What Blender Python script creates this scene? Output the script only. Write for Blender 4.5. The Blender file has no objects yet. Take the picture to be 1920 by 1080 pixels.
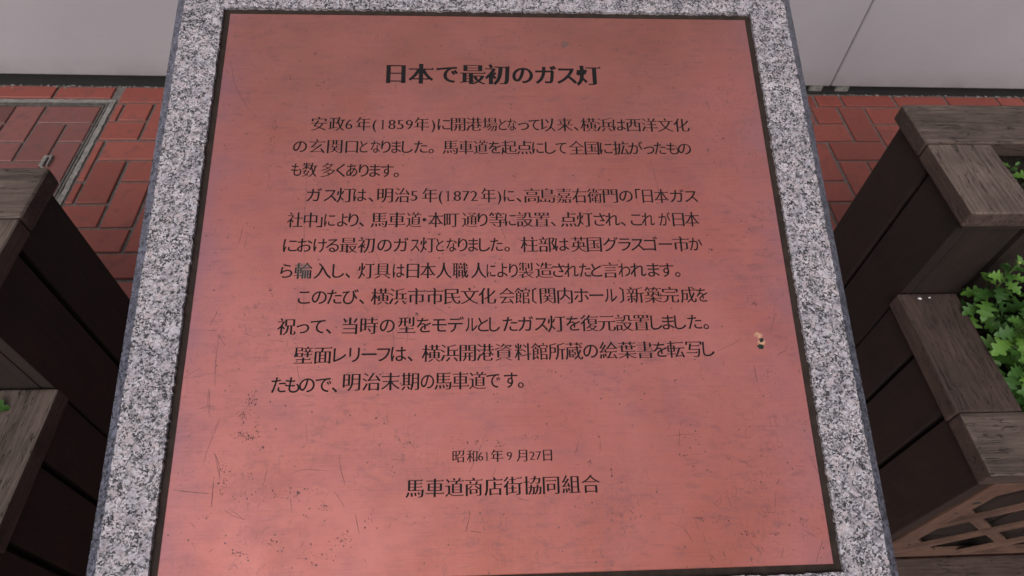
import bpy, bmesh, math, random
import numpy as np
from mathutils import Vector, Matrix
from mathutils.geometry import delaunay_2d_cdt

# ------------------------------------------------------------------ camera, light, exposure
scene = bpy.context.scene
col = scene.collection
CAM_H = 1.5
cam_data = bpy.data.cameras.new('camera')
cam = bpy.data.objects.new('camera', cam_data)
col.objects.link(cam)
right = Vector((0.9985459707716317, -0.03992329169263189, 0.03622257633251501))
up = Vector((0.009867873572753892, 0.7959665892932146, 0.6052601207745965))
fwd = Vector((0.05299593689040691, 0.6040226150644957, -0.7952031886026086))
m = Matrix((right, up, -fwd)).transposed().to_4x4()
m.translation = Vector((0, 0, CAM_H))
cam.matrix_world = m
cam_data.sensor_width = 36.0
cam_data.lens = 1207.81 / 1920 * 36.0
cam_data.clip_start = 0.02
cam_data.clip_end = 500
cam_data.dof.use_dof = True
cam_data.dof.focus_distance = 0.64
cam_data.dof.aperture_fstop = 14
scene.camera = cam

SUN_EL, SUN_AZ = math.radians(42), math.radians(205)
world = bpy.data.worlds.new('World')
scene.world = world
world.use_nodes = True
wn = world.node_tree
wn.nodes.clear()
sky = wn.nodes.new('ShaderNodeTexSky')
sky.sky_type = 'NISHITA'
sky.sun_disc = False
sky.sun_elevation = SUN_EL
sky.sun_rotation = SUN_AZ
sky.dust_density = 6
sky.air_density = 1.5
hs = wn.nodes.new('ShaderNodeHueSaturation')       # overcast: almost grey
hs.inputs['Saturation'].default_value = 0.22
bg = wn.nodes.new('ShaderNodeBackground')
bg.inputs['Strength'].default_value = 0.11
wo = wn.nodes.new('ShaderNodeOutputWorld')
wn.links.new(sky.outputs[0], hs.inputs['Color'])
wn.links.new(hs.outputs[0], bg.inputs[0])
wn.links.new(bg.outputs[0], wo.inputs[0])
sun_data = bpy.data.lights.new('sun', 'SUN')
sun_data.energy = 0.7
sun_data.angle = math.radians(35)
sun_data.color = (1.0, 0.965, 0.95)
sun = bpy.data.objects.new('sun', sun_data)
col.objects.link(sun)
sdir = Vector((math.sin(SUN_AZ) * math.cos(SUN_EL), math.cos(SUN_AZ) * math.cos(SUN_EL), math.sin(SUN_EL)))
sun.rotation_euler = sdir.to_track_quat('Z', 'Y').to_euler()
sun.location = (0, -1, 5)
vs = scene.view_settings
vs.view_transform = 'Standard'
vs.look = 'None'
vs.gamma = 1
vs.exposure = 0.22
vs.use_curve_mapping = False
random.seed(7)

# ------------------------------------------------------------------ node helpers
def new_mat(name):
    mt = bpy.data.materials.new(name)
    mt.use_nodes = True
    nt = mt.node_tree
    b = nt.nodes['Principled BSDF']
    return mt, nt, b

class NB:
    def __init__(s, nt): s.nt = nt
    def node(s, t, **kw):
        n = s.nt.nodes.new(t)
        for k, v in kw.items():
            if hasattr(n, k): setattr(n, k, v)
        return n
    def link(s, a, b): s.nt.links.new(a, b)
    def val(s, n, **kw):
        for k, v in kw.items(): n.inputs[k.replace('_', ' ')].default_value = v
    def coord(s, kind='Object', scale=(1, 1, 1), rnd=False):
        tc = s.node('ShaderNodeTexCoord')
        mp = s.node('ShaderNodeMapping')
        mp.inputs['Scale'].default_value = scale
        src = tc.outputs[kind]
        if rnd:
            oi = s.node('ShaderNodeObjectInfo')
            ad = s.node('ShaderNodeVectorMath', operation='MULTIPLY_ADD')
            cb = s.node('ShaderNodeCombineXYZ')
            s.link(oi.outputs['Random'], cb.inputs[0]); s.link(oi.outputs['Random'], cb.inputs[1]); s.link(oi.outputs['Random'], cb.inputs[2])
            s.link(cb.outputs[0], ad.inputs[0])
            ad.inputs[1].default_value = (7.3, 13.1, 5.7)
            s.link(src, ad.inputs[2])
            src = ad.outputs[0]
        s.link(src, mp.inputs[0])
        return mp.outputs[0]
    def noise(s, vec, scale, detail=3, rough=0.55, dist=0.0):
        n = s.node('ShaderNodeTexNoise')
        s.link(vec, n.inputs['Vector'])
        s.val(n, Scale=scale, Detail=detail, Roughness=rough, Distortion=dist)
        return n.outputs['Fac']
    def ramp(s, fac, stops, interp='LINEAR'):
        r = s.node('ShaderNodeValToRGB')
        r.color_ramp.interpolation = interp
        els = r.color_ramp.elements
        while len(els) < len(stops): els.new(0.5)
        for el, (p, c) in zip(els, stops):
            el.position = p
            el.color = (*c, 1) if len(c) == 3 else c
        s.link(fac, r.inputs[0])
        return r.outputs[0]
    def mix(s, fac, a, b, mode='MIX'):
        n = s.node('ShaderNodeMix', data_type='RGBA', blend_type=mode)
        for sock, v in ((n.inputs[0], fac), (n.inputs[6], a), (n.inputs[7], b)):
            if hasattr(v, 'is_output'): s.link(v, sock)
            else: sock.default_value = v if not isinstance(v, tuple) else ((*v, 1) if len(v) == 3 else v)
        return n.outputs[2]
    def bump(s, h, strength, dist, bsdf, prev=None):
        b = s.node('ShaderNodeBump')
        s.val(b, Strength=strength, Distance=dist)
        s.link(h, b.inputs['Height'])
        if prev: s.link(prev, b.inputs['Normal'])
        s.link(b.outputs[0], bsdf.inputs['Normal'])
        return b.outputs[0]

def g(v): return (v, v, v)

def mat_granite(name, dark=1.0, rough=0.8, bump=0.5, tint=(1, 1, 1)):
    mt, nt, b = new_mat(name); N = NB(nt)
    v = N.coord('Object')
    nz = N.node('ShaderNodeTexNoise'); N.link(v, nz.inputs['Vector']); N.val(nz, Scale=420, Detail=2)
    wv = N.node('ShaderNodeVectorMath', operation='MULTIPLY_ADD')
    N.link(nz.outputs['Color'], wv.inputs[0]); wv.inputs[1].default_value = (.0032, .0032, .0032); N.link(v, wv.inputs[2])
    def vor(sc):
        vo = N.node('ShaderNodeTexVoronoi'); N.link(wv.outputs[0], vo.inputs['Vector']); N.val(vo, Scale=sc)
        sp = N.node('ShaderNodeSeparateColor'); N.link(vo.outputs['Color'], sp.inputs[0])
        return sp.outputs[0], sp.outputs[1], vo.outputs['Distance']
    a, a2, ad = vor(600)
    c, c2, cd = vor(235)
    d, d2, dd = vor(780)
    base = N.ramp(a, [(0, (.055, .052, .056)), (.10, (.13, .125, .135)), (.22, (.27, .26, .285)), (.38, (.44, .40, .415)), (.62, (.57, .52, .535)), (.84, (.69, .66, .70))], 'CONSTANT')
    # large feldspar crystals
    big = N.ramp(c, [(0, g(0)), (.80, g(.75))], 'CONSTANT')
    base = N.mix(big, base, N.ramp(c2, [(0, (.60, .52, .53)), (.5, (.66, .63, .67))], 'CONSTANT'))
    # biotite flecks, clustered
    cl = N.noise(v, 90, 2)
    fl = N.ramp(d, [(0, g(1)), (.26, g(0))], 'CONSTANT')
    mlt = N.node('ShaderNodeMath', operation='MULTIPLY'); N.link(fl, mlt.inputs[0]); N.link(N.ramp(cl, [(.42, g(.15)), (.58, g(1))]), mlt.inputs[1])
    base = N.mix(mlt.outputs[0], base, (.035, .032, .035))
    patch = N.noise(v, 75, 4, .65)
    base = N.mix(1.0, base, N.ramp(patch, [(.32, (.70, .70, .74)), (.5, g(1)), (.68, (1.26, 1.22, 1.22))]), 'MULTIPLY')
    soft = N.noise(v, 14, 3)
    base = N.mix(1.0, base, N.ramp(soft, [(.3, (.86, .85, .87)), (.7, (1, .99, .99))]), 'MULTIPLY')
    base = N.mix(1.0, base, (dark * tint[0], dark * tint[1], dark * tint[2]), 'MULTIPLY')
    N.link(base, b.inputs['Base Color'])
    b.inputs['Roughness'].default_value = rough
    h = N.mix(.5, ad, N.noise(v, 900, 3))
    if bump: N.bump(h, bump, .0012, b)
    return mt

def mat_bronze():
    mt, nt, b = new_mat('copper_plate'); N = NB(nt)
    v = N.coord('Object')
    brush = N.noise(N.coord('Object', (14, 900, 1)), 1.0, 4, .65)
    weave = N.noise(N.coord('Object', (700, 9, 1)), 1.0, 3, .6)
    cloud = N.noise(v, 5.5, 5, .62, .6)
    cloud2 = N.noise(N.coord('Object', (1, 1.8, 1)), 13, 12, .78, .15)
    smear = N.noise(N.coord('Object', (1, 3.2, 1)), 45, 8, .75, .4)
    fine = N.noise(v, 70, 4, .7)
    col_ = N.ramp(cloud, [(.30, (.330, .094, .080)), (.50, (.365, .118, .106)), (.72, (.40, .136, .128))])
    pur = N.ramp(cloud2, [(.47, g(0)), (.70, g(.62))])
    col_ = N.mix(pur, col_, (.215, .088, .105))
    # browner towards the top and foot, purple patina at the side edges
    sp = N.node('ShaderNodeSeparateXYZ'); N.link(v, sp.inputs[0])
    top = N.node('ShaderNodeMapRange'); N.link(sp.outputs[1], top.inputs[0])
    top.inputs[1].default_value = .22; top.inputs[2].default_value = .48; top.inputs[3].default_value = 0; top.inputs[4].default_value = .75
    tm = N.node('ShaderNodeMath', operation='MULTIPLY'); N.link(top.outputs[0], tm.inputs[0]); N.link(N.ramp(N.noise(v, 9, 4), [(.3, g(.45)), (.65, g(1))]), tm.inputs[1])
    col_ = N.mix(tm.outputs[0], col_, (.175, .066, .048))
    lowb = N.node('ShaderNodeMapRange'); N.link(sp.outputs[1], lowb.inputs[0])
    lowb.inputs[1].default_value = .10; lowb.inputs[2].default_value = -.06; lowb.inputs[3].default_value = 0; lowb.inputs[4].default_value = .75
    lm = N.node('ShaderNodeMath', operation='MULTIPLY'); N.link(lowb.outputs[0], lm.inputs[0]); N.link(N.ramp(N.noise(v, 7, 3), [(.4, g(0)), (.65, g(1))]), lm.inputs[1])
    col_ = N.mix(lm.outputs[0], col_, (.30, .080, .055))
    for (a0, a1, cc, amt) in ((-.225, -.262, (.215, .100, .135), .7), (.262, .300, (.250, .120, .150), .55)):
        er = N.node('ShaderNodeMapRange'); N.link(sp.outputs[0], er.inputs[0])
        er.inputs[1].default_value = a0; er.inputs[2].default_value = a1; er.inputs[3].default_value = 0; er.inputs[4].default_value = amt
        em_ = N.mix(1.0, er.outputs[0], N.ramp(N.noise(v, 16, 5), [(.35, g(.1)), (.62, g(1))]), 'MULTIPLY')
        col_ = N.mix(em_, col_, cc)
    scuff = N.noise(N.coord('Object', (1.6, 1, 1)), 150, 6, .8, 1.2)
    sc_ = N.mix(1.0, N.ramp(scuff, [(.54, g(0)), (.68, g(.8))]), N.ramp(N.noise(v, 12, 4, .7), [(.45, g(0)), (.62, g(1))]), 'MULTIPLY')
    col_ = N.mix(sc_, col_, (.10, .055, .062))
    sme = N.mix(1.0, N.ramp(smear, [(.52, g(0)), (.72, g(.65))]), N.ramp(N.noise(v, 7, 3), [(.38, g(0)), (.56, g(1))]), 'MULTIPLY')
    col_ = N.mix(sme, col_, (.13, .062, .070))
    grime = N.ramp(fine, [(.60, g(0)), (.80, g(.5))])
    gm = N.mix(1.0, grime, N.ramp(N.noise(v, 22, 3), [(.45, g(0)), (.62, g(1))]), 'MULTIPLY')
    col_ = N.mix(gm, col_, (.12, .075, .08))
    # tiny specks
    vo = N.node('ShaderNodeTexVoronoi'); N.link(v, vo.inputs['Vector']); N.val(vo, Scale=300)
    s2 = N.node('ShaderNodeSeparateColor'); N.link(vo.outputs['Color'], s2.inputs[0])
    pick = N.ramp(s2.outputs[0], [(0, g(1)), (.022, g(0))], 'CONSTANT')
    dot = N.ramp(vo.outputs['Distance'], [(.18, g(1)), (.30, g(0))])
    sm = N.mix(1.0, pick, dot, 'MULTIPLY')
    col_ = N.mix(sm, col_, (.10, .05, .05))
    line = N.ramp(brush, [(.25, (.91, .89, .89)), (.5, g(1)), (.8, (1.07, 1.06, 1.07))])
    col_ = N.mix(1.0, col_, line, 'MULTIPLY')
    col_ = N.mix(.15, col_, N.ramp(weave, [(.25, (.86, .84, .84)), (.75, g(1.12))]), 'MULTIPLY')
    N.link(col_, b.inputs['Base Color'])
    b.inputs['Metallic'].default_value = .35
    r = N.ramp(cloud2, [(.3, g(.42)), (.7, g(.62))])
    N.link(r, b.inputs['Roughness'])
    p1 = N.bump(brush, .10, .0003, b)
    N.bump(fine, .10, .0006, b, p1)
    return mt

def mat_plain(name, c, rough=.7, metal=0., var=.15, scale=30, bump=.1, bd=.002, spec=.5):
    mt, nt, b = new_mat(name); N = NB(nt)
    v = N.coord('Object', rnd=True)
    n = N.noise(v, scale, 5, .6)
    N.link(N.ramp(n, [(.25, tuple(x * (1 - var) for x in c)), (.75, tuple(min(1, x * (1 + var)) for x in c))]), b.inputs['Base Color'])
    b.inputs['Roughness'].default_value = rough
    b.inputs['Metallic'].default_value = metal
    b.inputs['Specular IOR Level'].default_value = spec
    if bump: N.bump(n, bump, bd, b)
    return mt

def mat_wood(name, light, darkc, crack, axis, rough=.85, crack_amt=1.0, bump=.6):
    """grain runs along the local axis 0/1/2"""
    mt, nt, b = new_mat(name); N = NB(nt)
    sc = [1, 1, 1]; sc[axis] = .045
    v = N.coord('Object', tuple(sc), rnd=True)
    fib = N.noise(v, 190, 6, .75, .2)
    broad = N.noise(v, 38, 4, .6, .6)
    plain = N.coord('Object', rnd=True)
    blot = N.noise(plain, 16, 4, .6)
    c = N.ramp(fib, [(.34, darkc), (.58, light)])
    c = N.mix(.4, c, N.ramp(broad, [(.3, darkc), (.68, light)]))
    c = N.mix(1.0, c, N.ramp(blot, [(.3, g(.68)), (.7, g(1.15))]), 'MULTIPLY')
    oi = N.node('ShaderNodeObjectInfo')
    c = N.mix(1.0, c, N.ramp(oi.outputs['Random'], [(0, (.78, .75, .74)), (1, (1.12, 1.08, 1.04))]), 'MULTIPLY')
    sc2 = [1, 1, 1]; sc2[axis] = .10
    cr = N.noise(N.coord('Object', tuple(sc2), rnd=True), 95, 3, .55, 1.0)
    lo = N.ramp(cr, [(.5 - .016, g(0)), (.5, g(1)), (.5 + .016, g(0))])
    msk = N.ramp(N.noise(plain, 24, 2), [(.38, g(0)), (.52, g(crack_amt))])
    cm = N.mix(1.0, lo, msk, 'MULTIPLY')
    c = N.mix(cm, c, crack)
    N.link(c, b.inputs['Base Color'])
    b.inputs['Roughness'].default_value = rough
    b.inputs['Specular IOR Level'].default_value = .35
    p = N.bump(fib, bump, .0012, b)
    bb = N.node('ShaderNodeBump'); bb.invert = True; N.val(bb, Strength=.8, Distance=.002)
    N.link(cm, bb.inputs['Height']); N.link(p, bb.inputs['Normal']); N.link(bb.outputs[0], b.inputs['Normal'])
    return mt

def mat_brick(name, c1, c2, dirt):
    mt, nt, b = new_mat(name); N = NB(nt)
    v = N.coord('Object', rnd=True)
    n = N.noise(v, 22, 5, .6)
    f = N.noise(v, 160, 4, .7)
    oi = N.node('ShaderNodeObjectInfo')
    c = N.ramp(oi.outputs['Random'], [(0, c1), (.75, c2), (.88, tuple(x * .72 for x in c1)), (1, c2)])
    c = N.mix(1.0, c, N.ramp(n, [(.3, (.80, .80, .82)), (.7, (1.10, 1.1, 1.08))]), 'MULTIPLY')
    c = N.mix(N.ramp(n, [(.50, g(0)), (.66, g(.75))]), c, dirt)
    w_ = N.noise(N.coord('Generated', rnd=True), 3.0, 4, .7)
    c = N.mix(N.ramp(w_, [(.55, g(0)), (.75, g(.35))]), c, (.085, .05, .045))
    c = N.mix(N.ramp(f, [(.66, g(0)), (.8, g(.4))]), c, (.10, .075, .07))
    N.link(c, b.inputs['Base Color'])
    N.link(N.ramp(n, [(.3, g(.5)), (.7, g(.75))]), b.inputs['Roughness'])
    N.bump(f, .25, .001, b)
    return mt

M_GRAN = mat_granite('flamed_granite', 0.66, .8, .6, (.98, .965, .99))
M_POL = mat_granite('polished_granite', .22, .3, 0, (.86, .95, 1.22))
M_BRONZE = mat_bronze()
M_INK = mat_plain('dark_letter_infill', (.011, .0095, .0105), .9, 0, .4, 300, 0, .002, .15)
M_SEAL = mat_plain('brown_sealant', (.026, .017, .014), .85, 0, .35, 90, .2, .001, .2)
M_CAP = [mat_wood('weathered_wood_%d' % a, (.150, .112, .098), (.036, .025, .021), (.012, .008, .007), a) for a in range(3)]
M_SIDE = [mat_wood('stained_wood_%d' % a, (.021, .011, .0085), (.009, .005, .004), (.008, .005, .004), a, .8, .3, .35) for a in range(3)]
M_CAP_DARK = [mat_wood('dark_shaded_wood_%d' % a, (.080, .052, .045), (.028, .018, .016), (.010, .007, .006), a) for a in range(3)]  # dark wood; also paints shade onto cap edges and the right lower cap
M_LATT = [mat_wood('lattice_wood_%d' % a, (.130, .070, .050), (.050, .027, .020), (.02, .01, .008), a, .8, .3, .35) for a in range(3)]
M_BRICK = mat_brick('red_paver', (.215, .044, .031), (.27, .066, .048), (.145, .042, .037))
M_BRICK_OLD = mat_brick('dull_paver', (.15, .048, .042), (.20, .066, .058), (.085, .042, .042))
M_MORTAR = mat_plain('grey_mortar', (.115, .100, .094), .95, 0, .45, 70, .8, .004)
M_MORTAR_LT = mat_plain('pale_mortar', (.19, .175, .165), .95, 0, .5, 60, .8, .004)
M_STEEL = mat_plain('worn_steel', (.16, .145, .135), .5, .6, .5, 60, .3, .002)
M_GAP = mat_plain('dark_base', (.010, .008, .008), .95, 0, .3, 40, .3, .003)
M_SOIL = mat_plain('potting_soil', (.022, .015, .011), 1.0, 0, .6, 120, 1, .01)
M_GROUND = mat_plain('far_ground', (.16, .14, .13), .95, 0, .2, 3, 0)

def mat_wall():
    mt, nt, b = new_mat('grey_panel'); N = NB(nt)
    v = N.coord('Object', rnd=True)
    n = N.noise(v, 2.2, 3, .5); f = N.noise(v, 45, 4, .7)
    c = N.ramp(n, [(.3, (.285, .265, .288)), (.7, (.325, .303, .328))])
    c = N.mix(N.ramp(f, [(.62, g(0)), (.82, g(.35))]), c, (.20, .17, .17))
    geo = N.node('ShaderNodeNewGeometry')
    sp = N.node('ShaderNodeSeparateXYZ'); N.link(geo.outputs['Position'], sp.inputs[0])
    mr = N.node('ShaderNodeMapRange'); N.link(sp.outputs[2], mr.inputs[0])      # splash dirt along the foot
    mr.inputs[1].default_value = .11; mr.inputs[2].default_value = .03; mr.inputs[3].default_value = 0; mr.inputs[4].default_value = .5
    dm = N.mix(1.0, mr.outputs[0], N.ramp(N.noise(v, 14, 4), [(.3, g(.2)), (.7, g(1))]), 'MULTIPLY')
    c = N.mix(dm, c, (.17, .135, .13))
    N.link(c, b.inputs['Base Color'])
    b.inputs['Roughness'].default_value = .5
    return mt
M_WALL = mat_wall()

def mat_leaf():
    mt, nt, b = new_mat('leaf_green'); N = NB(nt)
    oi = N.node('ShaderNodeObjectInfo')
    c = N.ramp(oi.outputs['Random'], [(0, (.018, .056, .008)), (.5, (.040, .108, .014)), (1, (.095, .195, .028))])
    n = N.noise(N.coord('Object'), 120, 3)
    c = N.mix(1.0, c, N.ramp(n, [(.3, g(.8)), (.7, g(1.15))]), 'MULTIPLY')
    N.link(c, b.inputs['Base Color'])
    b.inputs['Roughness'].default_value = .5
    b.inputs['Subsurface Weight'].default_value = 0
    N.bump(n, .3, .001, b)
    return mt
M_LEAF = mat_leaf()
M_STEM = mat_plain('plant_stem', (.05, .09, .02), .7, 0, .3, 80, 0)
M_BUD = mat_plain('flower_bud', (.20, .26, .07), .7, 0, .2, 200, 0)

def mat_alpha(name, c, alpha):
    mt, nt, b = new_mat(name); N = NB(nt)
    n = N.noise(N.coord('Object'), 350, 3, .6)
    N.link(N.ramp(n, [(.3, g(alpha * .45)), (.65, g(alpha))]), b.inputs['Alpha'])
    b.inputs['Base Color'].default_value = (*c, 1)
    b.inputs['Roughness'].default_value = .6
    return mt
M_SCR = mat_alpha('scratch_line', (.035, .032, .038), .62)
M_PIT = mat_alpha('corrosion_pit', (.060, .026, .030), .8)
M_VERD = mat_plain('verdigris', (.012, .022, .018), .9, 0, .5, 900, 0, .002, .2)
M_HALO = mat_alpha('bare_copper', (.55, .29, .19), .9)
M_WASH = mat_alpha('verdigris_wash', (.10, .125, .12), .34)

# ------------------------------------------------------------------ object helpers
def mesh_obj(name, verts, faces, mat, parent=None, M=None, smooth=False, mats=None, mi=None):
    me = bpy.data.meshes.new(name)
    me.from_pydata([tuple(v) for v in verts], [], faces)
    for mm in (mats or [mat]): me.materials.append(mm)
    if mi is not None:
        me.polygons.foreach_set('material_index', mi)
    if smooth: me.polygons.foreach_set('use_smooth', [True] * len(me.polygons))
    me.update()
    return link(name, me, parent, M)

def link(name, data, parent=None, M=None):
    o = bpy.data.objects.new(name, data)
    col.objects.link(o)
    M = M or Matrix.Identity(4)
    if parent:
        o.parent = parent
        o.matrix_basis = world_of(parent).inverted() @ M
    else:
        o.matrix_basis = M
    return o

def world_of(o):
    return (world_of(o.parent) @ o.matrix_basis) if o.parent else o.matrix_basis.copy()

def empty(name, loc, label, cat, group=None):
    o = bpy.data.objects.new(name, None)
    o.empty_display_size = .1
    o.matrix_basis = Matrix.Translation(loc)
    col.objects.link(o)
    o['label'] = label; o['category'] = cat
    if group: o['group'] = group
    return o

def bm_obj(name, bm, mat, parent=None, M=None, smooth=False):
    me = bpy.data.meshes.new(name)
    bm.to_mesh(me); bm.free()
    me.materials.append(mat)
    if smooth: me.polygons.foreach_set('use_smooth', [True] * len(me.polygons))
    return link(name, me, parent, M)

def box(name, lo, hi, mat, parent=None, bevel=.003, jitter=0., seg=2, side=None):
    """axis aligned box in world coordinates with rounded arrises and its origin at its centre"""
    lo, hi = Vector(lo), Vector(hi)
    c = (lo + hi) / 2; s = hi - lo
    bm = bmesh.new()
    bmesh.ops.create_cube(bm, size=1)
    for v in bm.verts:
        v.co = Vector((v.co.x * s.x, v.co.y * s.y, v.co.z * s.z)) + Vector([random.uniform(-jitter, jitter) for _ in range(3)])
    if bevel: bmesh.ops.bevel(bm, geom=bm.edges[:], offset=bevel, segments=seg, profile=.6, affect='EDGES')
    o = bm_obj(name, bm, mat, parent, Matrix.Translation(c))
    if side:                       # shade of edges and underside painted in as darker, less bleached wood
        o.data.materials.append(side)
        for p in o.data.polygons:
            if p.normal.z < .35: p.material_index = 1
    return o

# ------------------------------------------------------------------ ground and pavement
PX, PY = .1055, .1015
GX0, GY0 = 1.375, 1.786        # a corner of the paving grid
ground = mesh_obj('ground', [(-150, -150, -.05), (150, -150, -.05), (150, 150, -.05), (-150, 150, -.05)], [(0, 1, 2, 3)], M_GROUND)
ground['kind'] = 'structure'
XL, XR, YN, YF = GX0 - 38 * PX, GX0 + 14 * PX, GY0 - 24 * PY, 2.16
pave = mesh_obj('pavement', [(XL, YN, 0), (XR, YN, 0), (XR, YF, 0), (XL, YF, 0), (XL, YN, -.05), (XR, YN, -.05), (XR, YF, -.05), (XL, YF, -.05)],
                [(0, 1, 2, 3), (0, 4, 5, 1), (1, 5, 6, 2), (3, 2, 6, 7), (0, 3, 7, 4)], M_MORTAR)
pave['kind'] = 'structure'
BT = .007                      # bricks stand this far above the joint bed
J = .0055                      # half joint

def brick_mesh(x0, x1, y0, y1, top=BT, bev=.0022):
    bm = bmesh.new()
    bmesh.ops.create_cube(bm, size=1)
    for v in bm.verts:
        v.co = Vector((v.co.x * (x1 - x0), v.co.y * (y1 - y0), v.co.z * .03))
    ed = [e for e in bm.edges if all(v.co.z > 0 for v in e.verts)]
    bmesh.ops.bevel(bm, geom=ed, offset=bev, segments=1, affect='EDGES')
    me = bpy.data.meshes.new('brick')
    bm.to_mesh(me); bm.free()
    return me
MESH_CACHE = {}
n_bricks = [0]
far = []
def place_brick(x0, x1, y0, y1, mat, parent, top, cut=True, mj=J):
    x0 += mj; x1 -= mj; y0 += mj; y1 -= mj
    if x1 - x0 < .012 or y1 - y0 < .012: return
    key = (round(x1 - x0, 3), round(y1 - y0, 3), mat.name)
    cx, cy = (x0 + x1) / 2, (y0 + y1) / 2
    if key not in MESH_CACHE:
        me = brick_mesh(0, key[0], 0, key[1]); me.materials.append(mat); MESH_CACHE[key] = me
    M = Matrix.Translation((cx + random.uniform(-.0012, .0012), cy + random.uniform(-.0012, .0012), top - .015 + random.uniform(-.0012, .0012))) @ Matrix.Rotation(random.uniform(-.008, .008), 4, 'Z') @ Matrix.Rotation(random.uniform(-.004, .004), 4, 'X')
    link('brick', MESH_CACHE[key], parent, M)
    n_bricks[0] += 1

MHX1, MHY1 = -1.300, 2.010     # far right corner of the manhole frame
MHX0, MHY0 = MHX1 - .62, MHY1 - .66
def sub_rect(r, c):
    """brick rectangle r minus manhole rectangle c (keeps the largest remainder pieces)"""
    x0, x1, y0, y1 = r; a0, a1, b0, b1 = c
    if x1 <= a0 or x0 >= a1 or y1 <= b0 or y0 >= b1: return [r]
    out = []
    if x0 < a0: out.append((x0, a0, y0, y1))
    if x1 > a1: out.append((a1, x1, y0, y1))
    xa, xb = max(x0, a0), min(x1, a1)
    if y1 > b1: out.append((xa, xb, b1, y1))
    if y0 < b0: out.append((xa, xb, y0, b0))
    return out
HOLE = (MHX0 - .004, MHX1 + .004, MHY0 - .004, MHY1 + .004)
BORD = GY0 + 2 * PY            # last herringbone row, then a border course at the wall
def visible(x, y):
    return y > .55 and (-2.05 < x < -.2 or .25 < x < 2.5)
for r in range(-24, 2):
    for i in range(-38, 14):
        y0 = GY0 + r * PY; x0 = GX0 + i * PX
        # row r: a lying brick starts where (i + r) % 4 == 2, a standing one where it is 0
        s = (i + r) % 4
        if s == 2: rect = (x0, x0 + 2 * PX, y0, y0 + PY)
        elif s == 0: rect = (x0, x0 + PX, y0, y0 + 2 * PY)
        else: continue
        rect = (rect[0], min(rect[1], XR), rect[2], min(rect[3], BORD))
        for q in sub_rect(rect, HOLE):
            if visible((q[0] + q[1]) / 2, (q[2] + q[3]) / 2): place_brick(*q, M_BRICK, pave, BT)
            else: far.append(q)
x = XL - .05
while x < XR:                  # border course of cut bricks under the wall foot
    w = random.choice((.105, .21, .21))
    for q in sub_rect((x, min(x + w, XR), BORD, 2.075 - .009 * x), HOLE):
        if visible((q[0] + q[1]) / 2, 1): place_brick(*q, M_BRICK, pave, BT)
    x += w
vv, ff = [], []
for (x0, x1, y0, y1) in far:
    x0 += J; x1 -= J; y0 += J; y1 -= J
    if x1 - x0 < .01 or y1 - y0 < .01: continue
    b = len(vv)
    vv += [(x0, y0, BT), (x1, y0, BT), (x1, y1, BT), (x0, y1, BT), (x0, y0, -.01), (x1, y0, -.01), (x1, y1, -.01), (x0, y1, -.01)]
    ff += [(b, b + 1, b + 2, b + 3), (b, b + 4, b + 5, b + 1), (b + 1, b + 5, b + 6, b + 2), (b + 2, b + 6, b + 7, b + 3), (b + 3, b + 7, b + 4, b)]
o = mesh_obj('brick_field', vv, ff, M_BRICK, pave); o['kind'] = 'stuff'

# crumbs of mortar and sand lying in the joints by the wall
vv, ff = [], []
for k in range(500):
    cx = random.uniform(-2, 2.4); cy = 2.078 - .009 * cx - abs(random.gauss(0, .006)) ; s = random.uniform(.0012, .0035)
    if HOLE[0] < cx < HOLE[1] and cy < HOLE[3]: continue
    b = len(vv)
    for a in range(5):
        vv.append((cx + s * 1.6 * math.cos(a * 1.257) * random.uniform(.6, 1.2), cy + s * math.sin(a * 1.257) * random.uniform(.6, 1.2), BT))
    vv.append((cx, cy, BT + s * .7))
    for a in range(5): ff.append((b + a, b + (a + 1) % 5, b + 5))
shade_strip = mesh_obj('wall_foot_shadow', [(XL, 2.080 - .009 * XL, .0045), (XR, 2.080 - .009 * XR, .0045), (XR, 2.155, .0045), (XL, 2.155, .0045)], [(0, 1, 2, 3)], M_GAP); shade_strip['kind'] = 'structure'  # dark sheet painting in the shadow band under the panels
o = mesh_obj('mortar_crumbs', vv, ff, M_MORTAR_LT, pave); o['kind'] = 'stuff'

# ------------------------------------------------------------------ manhole cover with paver infill
mh = empty('manhole_cover', ((MHX0 + MHX1) / 2, (MHY0 + MHY1) / 2, 0), 'square inspection cover with dull dark red paver infill and metal frame beside the left planter', 'manhole cover')
def ring(name, x0, x1, y0, y1, w, z0, z1, mat, parent, wob=0.):
    vv, ff = [], []
    n = 40
    def side(ax, ay, bx, by, nx, ny):
        for k in range(n):
            t = k / (n - 1)
            px, py = ax + (bx - ax) * t, ay + (by - ay) * t
            o1, o2 = random.uniform(-wob, wob), random.uniform(-wob, wob)
            zz = z1 + random.uniform(-wob, wob) * .3
            b = len(vv)
            vv.extend([(px + nx * o1, py + ny * o1, z0), (px + nx * o1, py + ny * o1, zz), (px + nx * (w + o2), py + ny * (w + o2), zz), (px + nx * (w + o2), py + ny * (w + o2), z0)])
            if k: ff.extend([(b - 4, b, b + 1, b - 3), (b - 3, b + 1, b + 2, b - 2), (b - 2, b + 2, b + 3, b - 1)])
    side(x0, y0, x1, y0, 0, 1); side(x1 - .0003, y0 + w + .0003, x1 - .0003, y1 - .0003, -1, 0); side(x1 - w - .0003, y1 - .0006, x0, y1 - .0006, 0, -1); side(x0 + .0006, y1 - w - .0006, x0 + .0006, y0 + w + .0006, 1, 0)
    return mesh_obj(name, vv, ff, mat, parent)
ring('mortar_surround', MHX0, MHX1, MHY0, MHY1, .017, -.02, BT - .0015, M_MORTAR_LT, mh, .0022)
ring('frame', MHX0 + .019, MHX1 - .019, MHY0 + .019, MHY1 - .019, .006, -.02, BT + .0005, M_STEEL, mh, .0002)
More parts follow.
